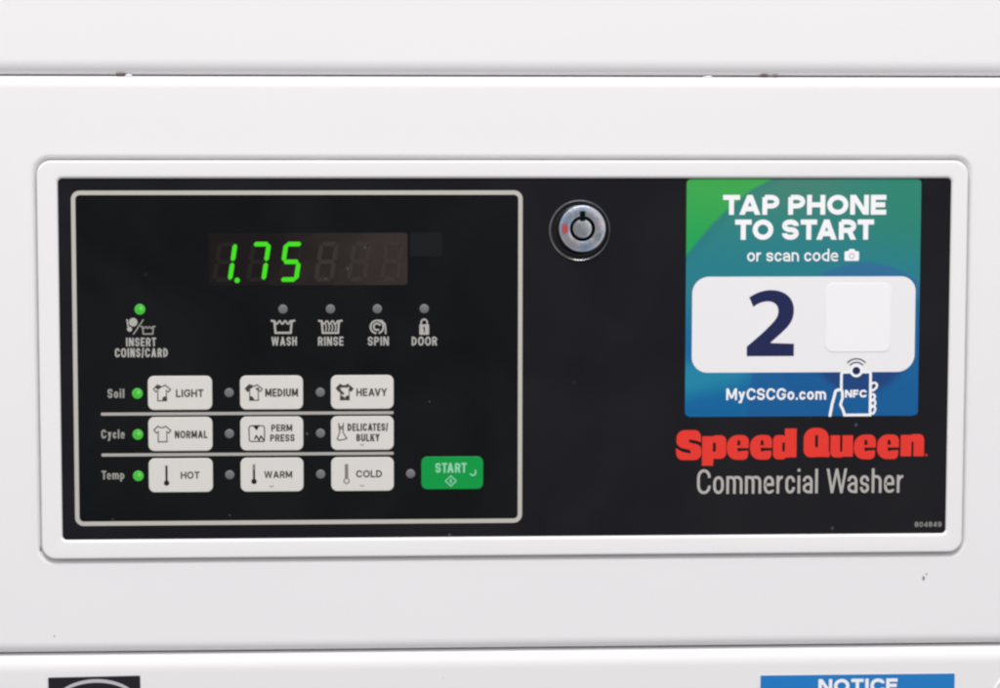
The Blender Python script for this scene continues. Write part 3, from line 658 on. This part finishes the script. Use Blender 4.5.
# ------------------------------------------------------------------ the tap sticker
ST = (687.3, 177.9, 925.3, 418.7)
SW = OW - .12
sticker = thing('tap_sticker', 'green and blue sticker reading TAP PHONE TO START, with large navy number 2', 'sticker', P((ST[0] + ST[2]) / 2, ST[3], SW))
def mixc(a, b, t): t = max(0, min(1, t)); return tuple(x + (y - x) * t for x, y in zip(a, b))
def sstep(a, b, x): t = max(0, min(1, (x - a) / (b - a))); return t * t * (3 - 2 * t)
def print_colour(u, v):
    du, dv = (u - ST[0]) / 238.0, (v - ST[1]) / 240.8
    c = mixc((52, 128, 116), (36, 122, 134), sstep(0.02, .40, dv))
    c = mixc(c, (70, 124, 108), .7 * math.exp(-((du - .48) / .22) ** 2 - (dv / .13) ** 2))
    c = mixc(c, (38, 128, 104), .7 * sstep(.55, 1.0, du) * (1 - sstep(.15, .42, dv)))
    c = mixc(c, (16, 102, 152), sstep(.42, .72, dv))
    c = mixc(c, (8, 92, 150), sstep(.80, 1.0, dv) * .7)
    c = mixc(c, (30, 128, 160), (1 - sstep(.20, .34, du + .15 * (dv - .9))) * (1 - sstep(.86, .97, dv + .25 * du)) * sstep(.74, .8, dv))
    c = mixc(c, (24, 84, 142), sstep(.27, .285, du + .1 * (dv - .9)) * (1 - sstep(.5, .8, du)) * sstep(.75, .8, dv) * .6)
    # overlapping rings of colour behind the white panel
    d1 = math.hypot(u - 869, v - 349); c = mixc(c, (46, 104, 150) if v < 300 else (16, 84, 142), (1 - sstep(85, 88, d1)) * (.85 if v < 300 else .55))
    d2 = math.hypot(u - 866, v - 348); c = mixc(c, (28, 60, 116), (1 - sstep(42, 54, d2)) * .85)
    # light green wedge
    pts = [(775, 172), (774.9, 177.4), (751.6, 190), (727.6, 210), (713, 224), (690.2, 251.4), (680, 262)]
    bu = None
    for (a0, b0), (a1, b1) in zip(pts, pts[1:]):
        if b0 <= v <= b1: bu = a0 + (a1 - a0) * (v - b0) / (b1 - b0)
    if bu is not None:
        g = mixc((52, 160, 74), (30, 156, 84), sstep(.0, .3, dv)); g = mixc(g, (66, 164, 80), .5 * (1 - dv * 3) if dv < .33 else 0)
        c = mixc(g, c, sstep(-1.6, 1.6, u - bu))
        c = mixc(c, mixc(c, (30, 110, 116), .5), math.exp(-((u - bu - 5) / 6) ** 2) * .5) if u > bu else c
    return c
def sticker_sheet():
    bm = bmesh.new(); nx, ny = 170, 172; L, T, R, B = ST; rad = 5.0
    lay = bm.verts.layers.float_color.new('print')
    G = []
    for j in range(ny + 1):
        row = []
        for i in range(nx + 1):
            u = L + (R - L) * i / nx; v = T + (B - T) * j / ny
            # pull the corner samples in to a round corner
            inset = 0
            dyy = min(v - T, B - v)
            if dyy < rad: inset = rad - math.sqrt(max(0, rad * rad - (rad - dyy) ** 2))
            uu = L + inset + (R - L - 2 * inset) * i / nx
            q = bm.verts.new(P(uu, v, SW)); c = print_colour(uu, v); q[lay] = (lin(c[0]), lin(c[1]), lin(c[2]), 1); row.append(q)
        G.append(row)
    for j in range(ny):
        for i in range(nx): bm.faces.new((G[j][i], G[j + 1][i], G[j + 1][i + 1], G[j][i + 1]))
    # a thin turned edge, so that the sheet has thickness
    be = [e for e in bm.edges if e.is_boundary]
    ex = bmesh.ops.extrude_edge_only(bm, edges=be)
    for g in ex['geom']:
        if isinstance(g, bmesh.types.BMVert): g.co.y += .08 * U
    return bm
build('backing', sticker_sheet(), 'sticker', sticker, smooth=False)
bm = bmesh.new(); a = (693.8, 276.6, 921.0, 373.8)
poly(bm, rrect(*a, (17, 15, 18, 16), 10), SW - .12); number_plate = build('number_plate', bm, 'plate', sticker, smooth=False)
lettering('lettering', 'TAP PHONE', (724.2, 194.2, 889.8, 214.2), SW - .12, 'white', sticker, .25, .095)
lettering('lettering', 'TO START', (736.6, 219.0, 877.6, 239.4), SW - .12, 'white', sticker, .25, .095)
lettering('lettering', 'or scan code', (749.2, 248.6, 841.6, 261.2), SW - .12, 'white', sticker, .14, .11)
lettering('lettering', 'MyCSCGo.com', (729.2, 389.9, 831.0, 401.8), SW - .12, 'white', sticker, .175, .12)
# camera pictogram
bm = bmesh.new(); poly(bm, rpoly([(848, 251.2, 1.2), (851.6, 251, .5), (853.2, 248.8, .8), (857.6, 248.8, .8), (859.2, 251, .5), (862.8, 251.2, 1.2), (862.8, 260.8, 1.2), (848, 260.8, 1.2)], 3), SW - .12)
ic = build('icon', bm, 'white', sticker, smooth=False)
bm = bmesh.new(); annulus(bm, 855.4, 255.8, 1.8, 3.1, SW - .22, n=20); build('icon_lens', bm, 'lens', ic, smooth=False)
# big figure 2 drawn as an outline
two = []
def cub(p0, p1, p2, p3, n=12): return [tuple((1 - t) ** 3 * a + 3 * t * (1 - t) ** 2 * b + 3 * t * t * (1 - t) * c + t ** 3 * d for a, b, c, d in zip(p0, p1, p2, p3)) for t in [k / n for k in range(n)]]
two += cub((308, 120), (340, 97), (372, 88), (400, 88)) + cub((400, 88), (462, 88), (500, 125), (498, 182)) + cub((498, 182), (497, 225), (478, 248), (445, 280))
two += cub((445, 280), (428, 297), (410, 312), (395, 328)) + [(500, 328), (500, 383), (299, 383), (299, 340)]
two += cub((299, 340), (330, 312), (365, 282), (392, 252)) + cub((392, 252), (418, 225), (432, 208), (432, 182)) + cub((432, 182), (432, 155), (415, 140), (390, 138)) + cub((390, 138), (366, 138), (345, 146), (325, 163)) + [(325, 163)]
bm = bmesh.new(); vf = curve_fill([two]); put(bm, vf, (749.6, 290.2, 797.6, 357.2), SW - .24); build('number', bm, 'navy', number_plate, smooth=False)
# hand holding a phone
hx = lambda x, y: (834.0 + (x - 75) / 9.17 * 1.012 - 0.0, 351.4 + (y - 0) / 9.17 * 1.015)
wS = SW - .26
bm = bmesh.new()
stroke(bm, [hx(*p) for p in rpoly([(212, 604, 6), (210, 570, 4), (180, 505, 8), (200, 430, 8), (188, 370, 4), (188, 205, 22), (290, 200, 3)], 5)][0:], 2.6, wS)
bm.free(); bm = bmesh.new()
stroke(bm, [hx(*p) for p in ((222, 602), (210, 560), (182, 502), (200, 440), (198, 385), (188, 360), (188, 220), (196, 204), (280, 202))], 2.7, wS)
stroke(bm, [hx(*p) for p in ((366, 202), (450, 202), (458, 216), (458, 598), (232, 598))], 2.7, wS - .02)
stroke(bm, [hx(*p) for p in ((86, 604), (104, 500), (136, 378), (152, 366), (190, 364))], 2.9, wS - .03)
for ai, a_ in enumerate([[(462, 308), (500, 300), (520, 318), (515, 345), (470, 385)], [(462, 410), (492, 406), (502, 430), (490, 458), (466, 462)], [(470, 462), (500, 462), (506, 492), (494, 518), (468, 518)], [(470, 520), (500, 520), (506, 548), (492, 582), (466, 590)]]):
    stroke(bm, [hx(*p) for p in rpoly([(x, y, 12) for x, y in a_][:], 3)], 2.2, wS - .05 - .01 * ai)
q0 = hx(325, 190); annulus(bm, q0[0], q0[1], 4.0, 6.6, wS - .11, n=28)
build('hand_icon', bm, 'white', sticker, smooth=False)
bm = bmesh.new(); poly(bm, circle(q0[0], q0[1], 4.05, n=24), wS - .09, th=.02)
stroke(bm, arc(q0[0], q0[1], 8.6, 222, 318, 14), 1.2, wS - .06); stroke(bm, arc(q0[0], q0[1], 12.2, 222, 318, 16), 1.2, wS - .06)
build('signal_icon', bm, 'navy', sticker, smooth=False)
a0_, a1_ = hx(222, 366), hx(425, 436); lettering('lettering', 'NFC', (a0_[0], a0_[1], a1_[0], a1_[1]), wS, 'white', sticker, .26, .11)

# blank label stuck on the white panel
LW = SW - .14
lab = thing('square_label', 'small blank white square label stuck right of the navy number 2', 'label', P(863, 353.2, LW))
build('label_sheet', plate(829.4, 283.6, 896.2, 353.2, 8, LW, LW - .4, edge=.25, steps=2, n=6), 'label', lab)

# notice sticker on the lower panel
NW = -.5 - .1
nt_ = thing('notice_sticker', 'blue and white sticker headed NOTICE on the lower white panel below the bezel', 'sticker', P(867, 800, NW))
bm = plate(766.6, 685.0, 968.6, 800, .6, NW, NW - .3, n=2); build('backing', bm, 'noticew', nt_, smooth=False)
bm = bmesh.new(); poly(bm, rrect(767.2, 685.6, 968.0, 711, .4, 2), NW - .42); build('blue_header', bm, 'notice', nt_, smooth=False)
lettering('lettering', 'NOTICE', (827.0, 690.0, 908.8, 704.6), NW - .56, 'noticew', nt_, .24, .12)

# dark badge on the lower panel
bd = thing('black_badge', 'black rectangular badge with a silver oval ring on the lower white panel at left', 'badge', P(91, 740, NW))
c0 = Vector((90.6, 705)); an = math.radians(-.7)
def rot(p): x, y = p[0] - c0.x, p[1] - c0.y; return (c0.x + x * math.cos(an) - y * math.sin(an), c0.y + x * math.sin(an) + y * math.cos(an))
bm = bmesh.new(); pts = [rot(p) for p in rrect(44.6, 679.6, 136.8, 740, .8, 2)]; loft(bm, [(pts, NW), (pts, NW - .4)]); build('backing', bm, 'badge', bd, smooth=False)
bm = bmesh.new(); a = ring(bm, [rot(p) for p in circle(92, 708.5, 43, 26.3, 64)], NW - .52); b = ring(bm, [rot(p) for p in circle(92, 708.5, 40.4, 22.8, 64)], NW - .52); bridge(bm, a, b)
c = ring(bm, [rot(p) for p in circle(92, 708.5, 43, 26.3, 64)], NW - .4); bridge(bm, a, c); build('ring', bm, 'badgering', bd, smooth=False)

# ------------------------------------------------------------------ light
W = bpy.data.worlds.new('World'); S.world = W; W.use_nodes = True
nt = W.node_tree; bg = nt.nodes['Background']; bg.inputs[1].default_value = 1.0
# the unseen laundry room: pale walls and ceiling, darker floor, uneven patches, and the dark shape of whoever stands in front
tc = nt.nodes.new('ShaderNodeTexCoord')
def vmath(op, a, bvec):
    n = nt.nodes.new('ShaderNodeVectorMath'); n.operation = op; nt.links.new(a, n.inputs[0]); n.inputs[1].default_value = bvec; return n
def mrange(src, a, b_, c, d, smooth=True):
    n = nt.nodes.new('ShaderNodeMapRange'); n.interpolation_type = 'SMOOTHSTEP' if smooth else 'LINEAR'
    nt.links.new(src, n.inputs['Value']); n.inputs['From Min'].default_value = a; n.inputs['From Max'].default_value = b_
    n.inputs['To Min'].default_value = c; n.inputs['To Max'].default_value = d; return n.outputs[0]
def mul(a, b_):
    n = nt.nodes.new('ShaderNodeMath'); n.operation = 'MULTIPLY'; nt.links.new(a, n.inputs[0]); nt.links.new(b_, n.inputs[1]); return n.outputs[0]
sx = nt.nodes.new('ShaderNodeSeparateXYZ'); nt.links.new(tc.outputs['Generated'], sx.inputs[0])
up = mrange(sx.outputs[2], -0.7, 0.8, 0.70, 1.10)
ns = nt.nodes.new('ShaderNodeTexNoise'); ns.inputs['Scale'].default_value = 2.6; ns.inputs['Detail'].default_value = 2; nt.links.new(tc.outputs['Generated'], ns.inputs['Vector'])
patch = mrange(ns.outputs['Fac'], 0.38, 0.62, 0.55, 1.3)
dd = vmath('DOT_PRODUCT', tc.outputs['Generated'], tuple(Vector((-.08, -1, -.12)).normalized()))
body = mrange(dd.outputs['Value'], 0.80, 0.96, 1.0, 0.12)
st = mul(mul(up, patch), body)
cm = nt.nodes.new('ShaderNodeVectorMath'); cm.operation = 'SCALE'; cm.inputs[0].default_value = (0.97 * 0.93, 0.965 * 0.93, 0.985 * 0.93); nt.links.new(st, cm.inputs['Scale'])
nt.links.new(cm.outputs[0], bg.inputs[0])
def area(name, loc, target, size, sy, power, col=(1, 1, 1)):
    l = bpy.data.lights.new(name, 'AREA'); l.shape = 'RECTANGLE'; l.size = size; l.size_y = sy; l.energy = power; l.color = col
    o = bpy.data.objects.new(name, l); COL.objects.link(o); o.location = loc
    o.rotation_euler = (Vector(target) - Vector(loc)).to_track_quat('-Z', 'Y').to_euler(); return o
area('ceiling_light', (0.1, -1.35, 3.0), (0.25, 0, 0.85), 1.8, 0.6, 60, (1, 0.985, 0.97))

# ------------------------------------------------------------------ camera (pose solved from the panel's own edges)
Rm = [[0.998482487681302, -0.0037752981692372217, 0.05494059444064926], [-0.001309025798658143, 0.9957384243043998, 0.0922132138863489], [-0.05505459331624378, -0.09214519785384606, 0.9942224370166158]]
Cc = (350.92223338, 93.78537966, -2697.75858716)
def pd(col, s=1):                                    # plan direction -> world direction
    a = [Rm[r][col] * s for r in range(3)]; return Vector((a[0], a[2], -a[1]))
X, Y, Z = pd(0), pd(1, -1), pd(2, -1)
cam = bpy.data.cameras.new('camera'); co = bpy.data.objects.new('camera', cam); COL.objects.link(co)
co.matrix_world = Matrix(((X.x, Y.x, Z.x, 0), (X.y, Y.y, Z.y, 0), (X.z, Y.z, Z.z, 0), (0, 0, 0, 1)))
co.location = P(*Cc)
cam.sensor_fit = 'HORIZONTAL'; cam.sensor_width = 36; cam.lens = 18 / math.tan(math.radians(21) / 2)
cam.clip_start = 0.05; cam.clip_end = 50
S.camera = co

S.render.engine = 'CYCLES'
S.cycles.filter_width = 2.45
S.cycles.use_denoising = True
S.view_settings.view_transform = 'Standard'; S.view_settings.look = 'None'; S.view_settings.exposure = 0; S.view_settings.gamma = 1
